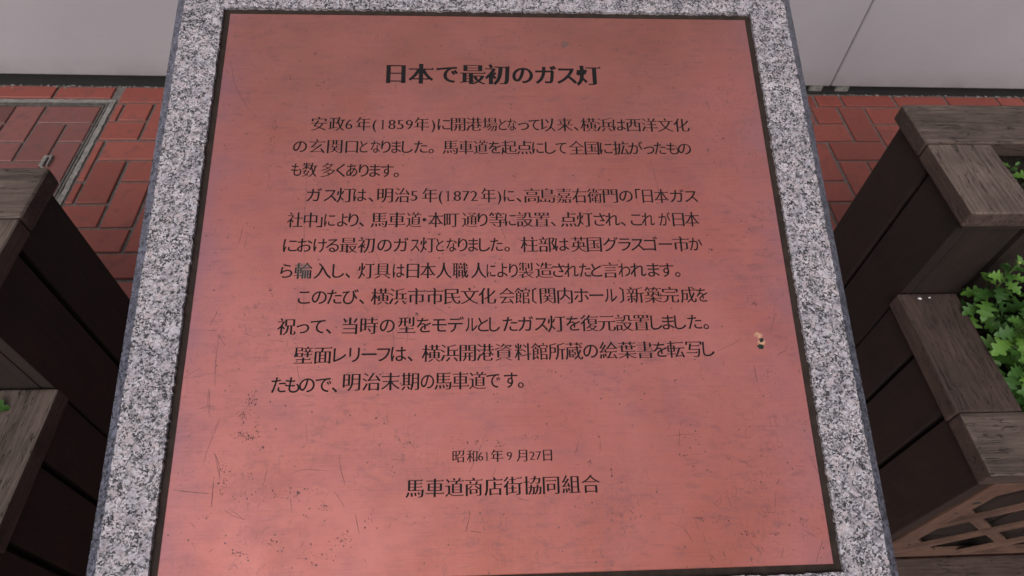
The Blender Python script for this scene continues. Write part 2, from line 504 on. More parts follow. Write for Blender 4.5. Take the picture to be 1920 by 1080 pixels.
ring('pan_edge', MHX0 + .031, MHX1 - .031, MHY0 + .031, MHY1 - .031, .004, -.02, BT - .001, M_STEEL, mh, .0003)
ix0, ix1, iy0, iy1 = MHX0 + .037, MHX1 - .037, MHY0 + .037, MHY1 - .037
mesh_obj('infill_bed', [(ix0, iy0, .0006), (ix1, iy0, .0006), (ix1, iy1, .0006), (ix0, iy1, .0006)], [(0, 1, 2, 3)], M_MORTAR, mh)
QX, QY = .104, .098
ox, oy = -1.528, 1.972
for r in range(-8, 2):
    for i in range(-8, 5):
        x0 = ox + i * QX; y0 = oy - QY + r * QY
        s = (i + r) % 4
        if s == 0: rect = (x0, x0 + 2 * QX, y0, y0 + QY)
        elif s == 2: rect = (x0, x0 + QX, y0, y0 + 2 * QY)
        else: continue
        q = (max(rect[0], ix0), min(rect[1], ix1), max(rect[2], iy0), min(rect[3], iy1))
        if q[1] > q[0] and q[3] > q[2]: place_brick(*q, M_BRICK_OLD, mh, BT - .001, mj=.0038)
# lifting notch: a small steel cup let into the cover
nx, ny = -1.412, 1.680
bm = bmesh.new()
for (a, b_, c, d) in ((-.016, -.004, -.03, .018), (.006, .010, -.03, .020), (-.0035, .0055, .012, .018)):
    r_ = bmesh.ops.create_cube(bm, size=1)
    for v in r_['verts']: v.co = Vector((a + (b_ - a) * (v.co.x + .5), c + (d - c) * (v.co.y + .5), v.co.z * .012))
bm_obj('lifting_notch', bm, M_MORTAR_LT, mh, Matrix.Translation((nx, ny, BT + .002)))

# ------------------------------------------------------------------ wall of grey panels
WT = Matrix.Translation((0, 2.105, 0)) @ Matrix.Rotation(math.radians(-.75), 4, 'Z')
wall = empty('panel_wall', (0, 2.2, 0), 'smooth light grey wall of large panels with narrow dark joints, standing behind the brick paving', 'wall')
W = 1.8
jx = 1.377
def wall_box(name, x0, x1, y0, y1, z0, z1, mat, bev=.003):
    bm = bmesh.new(); bmesh.ops.create_cube(bm, size=1)
    s = Vector((x1 - x0, y1 - y0, z1 - z0)); c = Vector(((x0 + x1) / 2, (y0 + y1) / 2, (z0 + z1) / 2))
    for v in bm.verts: v.co = Vector((v.co.x * s.x, v.co.y * s.y, v.co.z * s.z))
    if bev: bmesh.ops.bevel(bm, geom=bm.edges[:], offset=bev, segments=2, affect='EDGES')
    return bm_obj(name, bm, mat, wall, WT @ Matrix.Translation(c))
for i in range(-3, 4):
    for k, (z0, z1) in enumerate(((.028, 1.4), (1.406, 2.8), (2.806, 4.2), (4.206, 5.6))):
        wall_box('wall_panel', jx + (i - 1) * W + .0025, jx + i * W - .0025, 0, .03, z0, z1, M_WALL)
wall_box('backing', jx - 4.2 * W, jx + 3.2 * W, .04, .34, -.05, 5.58, M_GAP, 0)
wall_box('base_strip', jx - 4 * W, jx + 3 * W, .012, .0395, -.04, .026, M_GAP, 0)
for xx in (1.300, 1.405):
    wall_box('panel_foot', xx, xx + .05, .0015, .0115, .004, .0265, M_MORTAR_LT, .001)

# ------------------------------------------------------------------ stone stand
DP = .58
TH = 0.3415314287428791
nrm = Vector((0, -math.sin(TH), math.cos(TH))); eup = Vector((0, math.cos(TH), math.sin(TH)))
C0 = Vector((0, 0, CAM_H)) - DP * nrm
PL = Matrix(((1, 0, 0, 0), (0, eup.y, nrm.y, 0), (0, eup.z, nrm.z, 0), (0, 0, 0, 1)))
PL.translation = C0
stand = empty('information_stand', (.02, .40, 0), 'speckled grey granite stand with sloping top holding the engraved copper coloured plaque', 'information stand')
SU0, SU1, SV0, SV1 = -.3205, .3585, -.125, .558      # outer rim of the slab
CH = .0105                                           # chamfer
PU0, PU1, PV0, PV1 = -.2607, .2997, -.0640, .4950    # plate
SB = .0078                                           # sealant band
# slab top ring with a rough inner arris
def rect_pts(u0, u1, v0, v1, n, jit=0.):
    pts = []
    for (a, b) in (((u0, v0), (u1, v0)), ((u1, v0), (u1, v1)), ((u1, v1), (u0, v1)), ((u0, v1), (u0, v0))):
        for k in range(n):
            t = k / n
            e = 0 if k == 0 else random.gauss(0, jit)
            dx, dy = b[0] - a[0], b[1] - a[1]
            L = math.hypot(dx, dy)
            pts.append((a[0] + dx * t - dy / L * e, a[1] + dy * t + dx / L * e))
    return pts
NS = 220
IU0, IU1, IV0, IV1 = PU0 - SB, PU1 + SB, PV0 - SB, PV1 + SB
outer_top = rect_pts(SU0 + CH, SU1 - CH, SV0 + CH, SV1 - CH, NS, .0003)
outer = rect_pts(SU0, SU1, SV0, SV1, NS)
outer_mid = rect_pts((SU0 + CH + IU0) / 2, (SU1 - CH + IU1) / 2, (SV0 + CH + IV0) / 2, (SV1 - CH + IV1) / 2, NS, .0)
inner = rect_pts(IU0, IU1, IV0, IV1, NS, .00045)
inner_dn = [(a, b) for a, b in inner]
loops = [[(a, b, -.072) for a, b in outer], [(a, b, .0005 - CH * .6) for a, b in outer], [(a, b, .0012) for a, b in outer_top],
         [(a, b, .0012 + random.gauss(0, .0002)) for a, b in outer_mid], [(a, b, .0010 + random.gauss(0, .00025)) for a, b in inner], [(a, b, -.008) for a, b in inner_dn]]
vv = [p for l in loops for p in l]; ff = []; mi = []
n4 = NS * 4
for li in range(len(loops) - 1):
    for k in range(n4):
        k2 = (k + 1) % n4
        ff.append((li * n4 + k, li * n4 + k2, (li + 1) * n4 + k2, (li + 1) * n4 + k)); mi.append(1 if li < 2 else 0)
b = len(vv)
vv += [(SU0, SV0, -.072), (SU1, SV0, -.072), (SU1, SV1, -.072), (SU0, SV1, -.072), (SU0 + .01, SV0 + .01, -.008), (SU1 - .01, SV0 + .01, -.008), (SU1 - .01, SV1 - .01, -.008), (SU0 + .01, SV1 - .01, -.008)]
ff += [(b + 3, b + 2, b + 1, b), (b + 4, b + 5, b + 6, b + 7)]; mi += [1, 0]
slab = mesh_obj('granite_slab', vv, ff, None, stand, PL, mats=[M_GRAN, M_POL], mi=mi)
# pedestal below the slab
x0, x1 = SU0 + .05, SU1 - .05
def pl(u, v, w): return PL @ Vector((u, v, w))
ya, yb = pl(0, SV0 + .06, -.0725), pl(0, SV1 - .06, -.0725)
vv = [(x0, ya.y, 0), (x1, ya.y, 0), (x1, yb.y, 0), (x0, yb.y, 0), (x0, ya.y, ya.z), (x1, ya.y, ya.z), (x1, yb.y, yb.z), (x0, yb.y, yb.z)]
bm = bmesh.new(); bv = [bm.verts.new(v) for v in vv]
for f in ((3, 2, 1, 0), (4, 5, 6, 7), (0, 1, 5, 4), (1, 2, 6, 5), (2, 3, 7, 6), (3, 0, 4, 7)): bm.faces.new([bv[k] for k in f])
bmesh.ops.bevel(bm, geom=bm.edges[:], offset=.004, segments=1, affect='EDGES')
bm_obj('pedestal', bm, M_GRAN, stand)
# sealant band between stone and plate
a = rect_pts(IU0 - .001, IU1 + .001, IV0 - .001, IV1 + .001, 60, 0)
b_ = rect_pts((IU0 + PU0) / 2, (IU1 + PU1) / 2, (IV0 + PV0) / 2, (IV1 + PV1) / 2, 60, .0001)
c_ = rect_pts(PU0 + .0008, PU1 - .0008, PV0 + .0008, PV1 - .0008, 60, 0)
vv = [(p[0], p[1], -.0022) for p in a] + [(p[0], p[1], -.0030 + random.gauss(0, .0001)) for p in b_] + [(p[0], p[1], -.0034) for p in c_]
ff = []
for li in range(2):
    for k in range(240):
        k2 = (k + 1) % 240
        ff.append((li * 240 + k, li * 240 + k2, (li + 1) * 240 + k2, (li + 1) * 240 + k))
mesh_obj('sealant_joint', vv, ff, M_SEAL, stand, PL, smooth=True)

# ------------------------------------------------------------------ engraved plate
TEXT = [
  (2, 26.0, '日本で最初のガス灯', [-83.4,421.3, -57.3,421.2, -29.9,421.2, -3.1,421.1, 22.8,421.0, 49.6,421.0, 74.3,420.9, 96.5,420.9, 119.9,420.8]),
  (1, 17.0, '安政6年(1859年)に開港場となって以来、横浜は西洋文化', [-159.1,361.0, -141.3,361.0, -129.0,361.0, -114.8,361.0, -103.2,361.0, -94.9,361.0, -85.7,361.0, -77.1,361.0, -68.2,361.0, -55.7,361.0, -43.8,361.0, -32.9,361.0, -18.5,361.0, -2.4,361.0, 14.0,361.0, 27.2,361.0, 36.8,361.0, 48.6,361.0, 59.9,361.0, 74.0,361.0, 91.5,361.0, 103.1,361.0, 116.2,361.0, 132.9,361.0, 148.3,360.9, 163.2,360.9, 180.0,360.9, 196.9,360.9, 214.1,360.9]),
  (1, 17.0, 'の玄関口となりました。馬車道を起点にして全国に拡がったもの', [-176.1,335.3, -159.3,335.2, -141.8,335.2, -124.9,335.1, -113.1,335.0, -101.3,335.0, -91.0,334.9, -80.6,334.8, -69.5,334.8, -56.1,334.7, -45.7,334.7, -26.3,334.6, -10.6,334.5, 4.4,334.4, 18.6,334.3, 33.0,334.3, 48.8,334.2, 62.7,334.1, 75.3,334.0, 86.4,334.0, 102.2,333.9, 118.0,333.8, 132.5,333.7, 147.8,333.7, 163.2,333.6, 177.0,333.5, 188.6,333.5, 201.8,333.4, 214.2,333.3]),
  (1, 17.0, 'も数多くあります。', [-177.8,309.2, -164.9,309.0, -146.8,308.8, -134.5,308.7, -123.6,308.5, -111.9,308.4, -101.0,308.2, -89.0,308.1, -79.8,308.0]),
  (1, 17.0, 'ガス灯は、明治5年(1872年)に、高島嘉右衛門の「日本ガス', [-158.7,281.6, -143.0,281.5, -128.7,281.4, -114.4,281.4, -103.6,281.3, -89.9,281.2, -73.3,281.1, -61.7,281.1, -46.5,281.0, -35.6,280.9, -28.3,280.9, -19.3,280.8, -10.8,280.8, -2.8,280.7, 11.1,280.7, 22.1,280.6, 31.7,280.5, 41.5,280.5, 54.5,280.4, 70.4,280.3, 86.6,280.2, 101.9,280.2, 117.5,280.1, 133.2,280.0, 148.9,279.9, 161.3,279.8, 170.7,279.8, 184.9,279.7, 200.8,279.6, 215.2,279.5]),
  (1, 17.0, '社中」により、馬車道・本町通り等に設置、点灯され、これが日本', [-175.0,255.1, -160.3,255.1, -151.6,255.1, -142.1,255.0, -129.9,255.0, -119.4,255.0, -111.5,255.0, -94.9,254.9, -77.8,254.9, -61.4,254.8, -51.2,254.8, -40.2,254.8, -25.2,254.8, -7.4,254.7, 5.4,254.7, 19.2,254.6, 32.6,254.6, 46.6,254.6, 63.4,254.5, 74.5,254.5, 89.9,254.5, 105.8,254.4, 120.7,254.4, 133.5,254.4, 144.0,254.3, 157.2,254.3, 169.1,254.3, 185.6,254.2, 199.4,254.2, 213.2,254.2]),
  (1, 17.0, 'における最初のガス灯となりました。柱部は英国グラスゴー市か', [-177.7,229.0, -164.0,229.0, -149.6,228.9, -137.9,228.9, -122.9,228.8, -106.0,228.8, -88.7,228.7, -73.1,228.7, -59.7,228.6, -47.5,228.6, -35.9,228.5, -24.7,228.5, -14.2,228.5, -4.0,228.4, 6.9,228.4, 18.5,228.4, 28.6,228.3, 50.2,228.3, 67.1,228.2, 81.9,228.2, 98.3,228.1, 113.6,228.1, 129.7,228.0, 143.6,228.0, 156.2,227.9, 169.4,227.9, 183.9,227.8, 199.4,227.8, 213.9,227.7]),
  (1, 17.0, 'ら輪入し、灯具は日本人職人により製造されたと言われます。', [-179.0,203.3, -163.5,203.2, -145.7,203.1, -131.0,203.0, -122.0,202.9, -104.9,202.8, -89.5,202.7, -74.6,202.7, -61.2,202.6, -47.1,202.5, -31.9,202.4, -16.4,202.3, 1.0,202.2, 12.8,202.1, 23.6,202.1, 34.1,202.0, 46.2,201.9, 63.4,201.8, 77.4,201.7, 89.8,201.7, 103.0,201.6, 114.0,201.5, 127.4,201.4, 141.1,201.3, 154.5,201.3, 169.6,201.2, 182.5,201.1, 192.9,201.0]),
  (1, 17.0, 'このたび、横浜市市民文化会館〔関内ホール〕新築完成を', [-160.8,177.5, -147.0,177.4, -133.2,177.3, -118.5,177.3, -108.0,177.2, -91.2,177.2, -74.6,177.1, -57.3,177.0, -40.3,176.9, -24.1,176.8, -7.8,176.8, 9.0,176.7, 27.4,176.6, 41.9,176.5, 53.3,176.5, 65.8,176.4, 82.3,176.3, 98.0,176.3, 112.3,176.2, 126.0,176.1, 136.5,176.1, 149.7,176.0, 166.9,175.9, 183.5,175.9, 200.9,175.8, 214.2,175.7]),
  (1, 17.0, '祝って、当時の型をモデルとしたガス灯を復元設置しました。', [-174.5,149.4, -160.0,149.4, -146.5,149.4, -136.6,149.3, -117.6,149.3, -100.1,149.3, -83.5,149.3, -66.0,149.2, -50.1,149.2, -35.8,149.2, -20.6,149.2, -6.3,149.2, 4.7,149.1, 15.2,149.1, 29.7,149.1, 44.2,149.1, 58.7,149.1, 72.9,149.0, 88.7,149.0, 103.8,149.0, 120.5,149.0, 136.6,148.9, 153.1,148.9, 167.4,148.9, 178.7,148.9, 190.1,148.9, 204.1,148.9, 214.6,148.8]),
  (1, 17.0, '壁面レリーフは、横浜開港資料館所蔵の絵葉書を転写し', [-157.7,122.4, -140.4,122.5, -125.2,122.5, -112.1,122.5, -99.0,122.5, -85.9,122.5, -72.4,122.6, -62.0,122.6, -43.0,122.6, -26.4,122.6, -9.8,122.6, 6.1,122.7, 22.8,122.7, 40.8,122.7, 56.3,122.7, 72.0,122.7, 88.1,122.8, 103.4,122.8, 120.0,122.8, 137.5,122.8, 154.3,122.8, 168.7,122.9, 183.0,122.9, 200.3,122.9, 214.1,122.9]),
  (1, 17.0, 'たもので、', [-177.4,96.1, -165.4,96.0, -152.6,95.9, -138.2,95.8, -128.2,95.7]),
  (1, 17.0, '明治末期の馬車道です。', [-113.4,97.6, -95.9,97.5, -78.9,97.4, -61.5,97.3, -46.0,97.2, -32.1,97.2, -16.5,97.1, -0.9,97.0, 13.2,96.9, 28.9,96.9, 38.0,96.8]),
  (1, 11.2, '昭和61年9月27日', [-18.4,31.2, -6.3,31.1, 1.1,31.0, 6.5,31.0, 15.2,30.9, 26.1,30.8, 37.1,30.7, 46.0,30.6, 51.7,30.6, 59.6,30.5]),
  (3, 16.2, '馬車道商店街協同組合', [-55.5,5.3, -38.4,5.3, -21.6,5.3, -5.3,5.3, 11.8,5.3, 28.5,5.3, 45.3,5.3, 61.6,5.3, 79.1,5.3, 96.1,5.3]),
]
SCRATCH = [
  (1.0, [-226.9,38.8, -222.0,30.2, -219.7,16.3]),
  (0.7, [-224.5,67.3, -231.7,46.0, -235.0,27.4]),
  (0.9, [-151.3,62.1, -148.8,46.5]),
  (0.9, [-120.9,35.6, -118.9,23.1, -114.2,9.1]),
  (0.8, [-256.8,9.7, -241.1,7.5, -225.5,5.6]),
  (1.1, [-123.5,4.8, -118.4,-1.4, -114.1,-8.3]),
  (1.1, [-104.9,-13.8, -102.5,-22.7, -100.6,-30.1]),
  (0.9, [-180.8,25.4, -182.8,13.1]),
  (0.8, [-213.3,-7.9, -203.5,-13.3, -195.6,-15.7]),
  (0.9, [-159.9,0.4, -157.1,-11.6]),
  (0.8, [-128.1,4.2, -131.0,-0.3]),
  (1.0, [-204.3,-42.3, -197.6,-41.1, -192.9,-43.4]),
  (1.0, [-180.6,-53.7, -182.4,-58.6]),
  (0.8, [-224.6,18.0, -224.3,-5.4]),
  (0.6, [-161.5,20.3, -147.5,23.5, -125.2,20.9]),
  (0.8, [-245.6,76.6, -233.8,78.8]),
  (0.8, [-237.5,94.5, -237.2,83.0, -233.9,68.3]),
  (0.7, [-239.7,-16.7, -234.8,-22.0]),
  (0.9, [-145.8,-34.0, -148.5,-38.9]),
  (0.9, [-219.1,-37.6, -222.6,-40.4]),
  (0.9, [227.7,23.0, 234.7,20.4, 241.5,16.1]),
  (0.9, [279.2,16.2, 288.7,15.3]),
  (0.8, [293.5,26.4, 296.6,17.9, 301.3,6.6]),
  (0.8, [292.3,-19.5, 300.4,-19.5]),
  (0.8, [295.3,-15.1, 301.4,-18.0]),
  (0.9, [181.3,-23.9, 194.7,-25.4]),
  (0.8, [184.6,-26.2, 187.2,-34.8]),
  (1.1, [172.8,-30.5, 177.0,-37.2, 180.3,-43.7]),
  (1.0, [219.7,-42.0, 224.2,-45.6]),
  (0.9, [230.6,-45.8, 238.6,-54.2]),
  (1.2, [239.4,-48.7, 241.0,-52.6]),
  (1.1, [193.5,-53.8, 196.0,-61.5]),
  (1.0, [194.8,-54.5, 198.4,-59.0]),
  (0.9, [205.0,-51.6, 208.3,-58.7]),
  (1.1, [229.0,-56.8, 229.6,-62.9]),
  (0.8, [277.2,-36.0, 288.9,-43.6]),
  (0.8, [294.5,-44.4, 284.7,-63.5]),
  (0.8, [246.3,-21.5, 257.7,-22.5]),
  (0.9, [258.7,-4.7, 256.2,-18.2]),
  (0.9, [263.6,6.4, 260.0,0.1]),
  (0.8, [269.0,-19.8, 273.6,-22.6]),
  (0.9, [179.2,50.2, 176.8,34.7]),
  (0.7, [166.8,44.1, 183.2,45.6, 198.0,45.8]),
  (0.8, [259.2,-49.9, 254.9,-58.8]),
  (1.2, [233.2,-37.4, 235.7,-42.5]),
  (1.0, [288.9,-35.0, 294.0,-37.5]),
  (0.7, [190.6,-36.2, 191.1,-44.1]),
  (0.8, [163.1,-28.3, 172.7,-31.2]),
  (0.7, [287.4,171.6, 282.9,162.6, 280.4,150.0, 274.6,136.3]),
  (0.9, [278.3,116.3, 289.5,121.3]),
  (0.9, [255.0,107.2, 256.3,91.1]),
  (0.8, [294.2,100.6, 300.0,102.6]),
  (0.7, [277.4,134.4, 281.1,134.2]),
  (0.6, [222.7,121.1, 236.9,127.0, 247.5,133.0]),
  (0.9, [-97.1,221.9, -91.5,209.8]),
  (0.8, [-79.5,155.1, -76.2,127.5]),
  (0.8, [-63.9,170.7, -64.2,144.4, -65.6,132.4]),
  (0.9, [-162.8,113.8, -159.4,100.5]),
  (0.6, [-167.7,191.4, -166.4,163.1]),
  (0.7, [-161.7,189.6, -160.2,163.1]),
  (0.8, [22.8,247.7, 28.6,230.4]),
  (0.7, [-191.4,137.7, -175.0,135.7]),
  (0.6, [-91.9,106.8, -98.2,101.9]),
  (0.6, [-154.2,242.0, -149.3,245.7, -141.4,243.8]),
  (0.7, [-166.5,269.8, -166.0,250.6, -163.6,216.9]),
  (0.7, [-76.5,137.7, -54.8,135.7]),
  (0.6, [-43.6,168.7, -26.6,158.8]),
  (0.9, [5.2,49.2, 2.0,40.9, -9.0,17.8]),
  (0.7, [14.4,21.3, 11.3,13.8]),
  (1.2, [-8.3,-14.0, -9.8,-21.7, -12.2,-31.0]),
  (1.0, [-8.7,-29.7, 1.2,-31.4]),
  (0.9, [32.4,-4.7, 43.1,-7.2]),
  (0.9, [87.8,-1.8, 83.2,-7.4]),
  (0.8, [126.1,-15.3, 132.3,-20.0]),
  (0.6, [-76.7,30.4, -62.9,29.1]),
  (0.8, [87.9,42.6, 83.5,29.6]),
  (0.8, [106.7,42.2, 106.3,33.3]),
  (0.9, [110.8,-17.5, 116.1,-19.6]),
  (0.8, [-74.5,-21.1, -76.7,-26.0]),
  (0.7, [-206.9,312.9, -203.4,303.1, -204.0,288.7]),
  (0.7, [-166.9,296.6, -166.0,268.0]),
  (0.8, [-198.3,313.2, -191.0,311.9]),
  (0.7, [177.3,319.7, 181.2,296.2, 182.7,279.7]),
  (0.5, [68.2,444.0, 73.2,449.7]),
  (0.6, [201.3,406.6, 214.8,406.0]),
  (0.7, [82.5,308.7, 88.7,312.9]),
  (0.7, [158.2,274.9, 162.8,267.6]),
  (0.7, [-254.8,438.3, -247.7,409.2, -234.5,383.9, -222.4,368.4]),
  (0.9, [-223.2,248.7, -226.0,229.6]),
  (1.1, [-234.5,143.0, -234.2,115.0, -232.6,95.9]),
  (0.9, [-234.4,142.3, -227.5,132.6]),
  (0.8, [-236.2,169.4, -243.6,150.6]),
  (0.7, [-213.3,144.0, -201.1,140.1]),
  (0.7, [-260.3,104.6, -246.4,113.5]),
  (0.8, [-237.3,94.8, -233.8,70.3]),
  (0.7, [-225.1,67.9, -231.5,54.4]),
  (0.8, [-226.5,39.7, -220.6,19.8]),
  (0.6, [-257.0,8.9, -228.2,5.6]),
  (1.0, [-224.8,14.5, -224.2,-4.7]),
  (0.8, [-207.0,-8.3, -196.5,-15.5]),
  (0.6, [-258.7,147.8, -234.9,146.7]),
  (0.6, [203.4,-7.4, 208.0,-4.8, 209.5,-10.2, 205.2,-16.1, 203.4,-12.7, 208.9,-9.5]),
  (0.6, [211.6,-5.5, 216.1,-3.6, 214.7,-9.0, 211.3,-7.6]),
  (0.6, [215.2,-7.7, 218.0,-17.1]),
  (0.6, [220.2,-0.3, 223.9,0.3, 222.8,-7.9, 219.3,-7.1, 220.8,-1.0]),
  (0.6, [230.9,3.5, 238.5,5.4, 234.1,-5.4]),
  (0.6, [238.8,9.5, 245.0,10.1]),
  (0.6, [240.4,8.8, 243.3,3.2, 239.9,-0.1]),
  (0.6, [246.1,12.1, 248.5,13.4, 248.2,6.5]),
  (0.6, [252.1,13.3, 252.9,8.5, 258.3,10.4]),
  (0.6, [257.3,13.2, 256.2,6.3]),
  (0.6, [246.9,33.1, 251.5,34.4, 250.2,30.2, 247.2,30.0]),
  (0.6, [251.2,32.3, 251.7,25.2]),
  (0.6, [254.6,35.0, 258.5,36.4, 255.8,32.9, 260.0,31.4, 256.1,30.1]),
  (0.6, [262.3,36.7, 263.6,30.6]),
  (0.6, [267.2,39.0, 266.9,32.6, 271.3,34.7, 268.3,36.9]),
  (0.6, [238.5,47.5, 239.8,41.1, 247.1,45.2]),
  (0.6, [250.9,50.9, 255.6,52.2, 256.6,48.6]),
  (0.6, [259.5,58.0, 268.1,60.0, 266.2,52.7]),
  (0.6, [257.8,51.5, 270.5,51.2]),
  (0.6, [262.6,58.6, 262.9,50.6]),
]
PITS = [(-159.7,409.7,8.3,8.9,26),(-202.8,357.9,3.7,11.9,34),(-205.1,342.7,4.4,5.0,16),(-188.9,416.7,7.6,3.6,12),(-168.1,446.1,2.3,2.8,8),(38.1,301.3,5.2,4.9,22),(121.5,284.0,12.0,6.5,14),(129.5,270.1,8.9,3.2,18),(243.8,386.5,1.9,2.7,6),(238.6,330.0,2.3,10.3,12),(256.4,347.4,3.1,5.2,8),(-46.4,253.8,5.3,3.9,18),(-79.6,244.4,7.0,4.8,20),(-39.2,239.4,3.5,1.9,10),(-192.2,184.5,3.3,7.1,20),(23.1,217.3,1.8,9.3,10),(-57.0,159.1,2.0,2.1,8),(-85.3,104.2,6.5,2.0,14),(-48.4,149.4,4.2,3.5,12),(59.9,247.5,16.2,4.8,14),(228.7,221.4,2.6,2.7,14),(230.4,183.8,2.9,3.7,8),(64.5,105.0,3.3,3.4,14),(183.5,94.5,3.4,4.2,6),(247.5,150.8,3.5,3.6,8),(100.9,97.7,25.2,10.0,18),(-199.0,85.5,6.5,6.6,40),(-205.5,69.3,6.4,7.3,40),(-192.7,61.0,3.2,8.0,16),(-196.5,50.8,8.0,3.2,40),(-206.5,54.9,2.9,3.2,22),(-187.2,44.2,2.5,4.7,10),(-216.0,17.8,1.9,9.1,14),(-216.8,10.2,3.9,6.0,22),(-90.3,65.4,2.3,2.6,8),(-167.9,2.9,40.7,10.5,60),(-131.4,-7.1,3.1,3.7,18),(-154.0,4.1,3.1,2.3,10),(-96.4,-18.4,9.4,7.4,8),(-174.1,-33.9,9.2,3.6,16),(-197.6,-41.8,6.1,2.6,12),(-112.8,-32.7,9.3,8.7,36),(-139.8,-43.5,24.5,7.2,30),(-228.1,-11.9,3.8,3.0,10),(-65.1,42.3,4.9,9.5,14),(-146.4,-14.9,2.5,1.8,8),(16.6,39.4,6.1,4.7,14),(47.4,47.1,13.5,3.0,24),(-15.0,43.7,14.6,4.7,10),(-2.8,42.8,1.8,1.8,8),(115.7,16.0,3.1,7.0,12),(96.6,24.0,1.8,2.3,10),(20.2,-17.6,1.8,2.2,8),(84.2,21.4,3.7,1.8,4),(105.4,45.3,1.7,1.7,6),(-49.0,-20.7,17.5,6.6,16),(87.0,-14.3,24.0,11.2,12),(182.7,27.5,2.9,1.1,8),(191.1,50.0,20.8,19.8,26),(252.2,-39.3,4.3,2.0,12),(229.4,-38.6,5.7,3.9,20),(278.3,-29.4,2.9,4.0,12),(202.3,-27.4,21.4,5.3,26),(248.9,-23.3,5.8,7.9,16),(244.1,3.9,29.3,20.3,14),(295.6,56.5,3.0,8.7,8),(219.7,23.9,3.7,2.5,8),(188.7,16.2,2.3,6.9,12),(265.7,165.4,2.3,1.5,10),(269.1,96.2,14.5,7.1,12),(220.8,95.8,14.4,7.1,10),(261.6,171.8,7.5,7.7,10),(-247.5,331.9,5.2,85.9,30),(-257.9,481.9,6.9,6.8,10),(-202.2,481.0,3.4,3.4,8),(-200.0,78.9,4.6,11.6,30),(-204.2,51.5,9.1,5.6,30),(-217.1,25.2,4.0,15.2,20),(-196.9,22.5,3.3,4.4,8),(-191.4,11.5,13.3,12.9,12),(-258.4,108.2,4.6,9.5,10),(-243.3,21.5,13.3,42.5,16),]

KANA = set('のとなりましたもくあすガスはにこおけるらしっていをびがさわれモデルホーレリフグラゴかよ、。・「」〔〕()でた')
dg = None
glyph_cache = {}
def text_outline(ch):
    """contours of one character, unit em, from the program's own font"""
    cu = bpy.data.curves.new('glyph', 'FONT'); cu.body = ch; cu.size = 1.0; cu.resolution_u = 3
    ob = bpy.data.objects.new('glyph', cu); col.objects.link(ob)
    dgx = bpy.context.evaluated_depsgraph_get(); dgx.update()
    crv = ob.to_curve(dgx)
    out = []
    for sp in crv.splines:
        bp = sp.bezier_points; n = len(bp); pts = []
        for k in range(n):
            p0, p1 = bp[k], bp[(k + 1) % n]
            A, B, C, D = p0.co, p0.handle_right, p1.handle_left, p1.co
            L = (D - A).length
            if L < 1e-6: continue
            d1 = abs((B - A).cross(D - A).z) / L; d2 = abs((C - A).cross(D - A).z) / L
            ns = 1 if max(d1, d2) < .003 else (2 if max(d1, d2) < .012 else 4)
            for j in range(ns):
                t = j / ns
                q = A * (1 - t) ** 3 + B * 3 * t * (1 - t) ** 2 + C * 3 * t * t * (1 - t) + D * t ** 3
                pts.append((q.x, q.y))
        if len(pts) >= 3: out.append(np.array(pts))
    ob.to_curve_clear(); bpy.data.objects.remove(ob); bpy.data.curves.remove(cu)
    return out

ref = np.concatenate(text_outline('国'))
REF_W = ref[:, 0].max() - ref[:, 0].min(); REF_Y = (ref[:, 1].max() + ref[:, 1].min()) / 2
EM = REF_W / .86

def brush(cs, a, b, serif):
    """thin the level strokes, thicken the upright ones and add the small triangular stroke ends of a serif face"""
    area = 0
    for p in cs:
        x, y = p[:, 0], p[:, 1]; area += .5 * np.sum(x * np.roll(y, -1) - np.roll(x, -1) * y)
    sgn = 1 if area > 0 else -1
    res = []
    for p in cs:
        e = np.roll(p, -1, 0) - p
        L = np.maximum(np.hypot(e[:, 0], e[:, 1]), 1e-9)
        n = np.stack([e[:, 1], -e[:, 0]], 1) / L[:, None] * sgn
        dlt = b * n[:, 0] ** 2 - a * n[:, 1] ** 2
        n0 = np.roll(n, 1, 0); d0 = np.roll(dlt, 1)
        det = n0[:, 0] * n[:, 1] - n0[:, 1] * n[:, 0]
        ok = np.abs(det) > .35
        sd = np.where(ok, det, 1)
        sx = (d0 * n[:, 1] - dlt * n0[:, 1]) / sd; sy = (n0[:, 0] * dlt - n[:, 0] * d0) / sd
        av = (n * dlt[:, None] + n0 * d0[:, None]) / 2
        s = np.where(ok[:, None], np.stack([sx, sy], 1), av)
        q = p + s
        if serif and len(q) > 3:
            r = []; m_ = len(q)
            for k in range(m_):
                r.append(tuple(q[k]))
                A_, B_ = q[k], q[(k + 1) % m_]
                d = B_ - A_; l = math.hypot(*d)
                # top side of a level stroke: outward normal up
                if l > .16 and abs(d[1]) < .06 * l and n[k][1] > .9:
                    ra, rb = (A_, B_) if B_[0] > A_[0] else (B_, A_)
                    # the end at the right must be a short upright cap
                    nxt = q[(k + 2) % m_] - B_ if B_[0] > A_[0] else q[k - 1] - A_
                    if abs(nxt[0]) < .02 and -.10 < nxt[1] < -.005:
                        P = [(rb[0] - .085, rb[1]), (rb[0] - .030, rb[1] + .050)]
                        if B_[0] > A_[0]: r.extend(P)
                        else: r.extend(P[::-1])
            q = np.array(r)
        res.append(q)
    return res

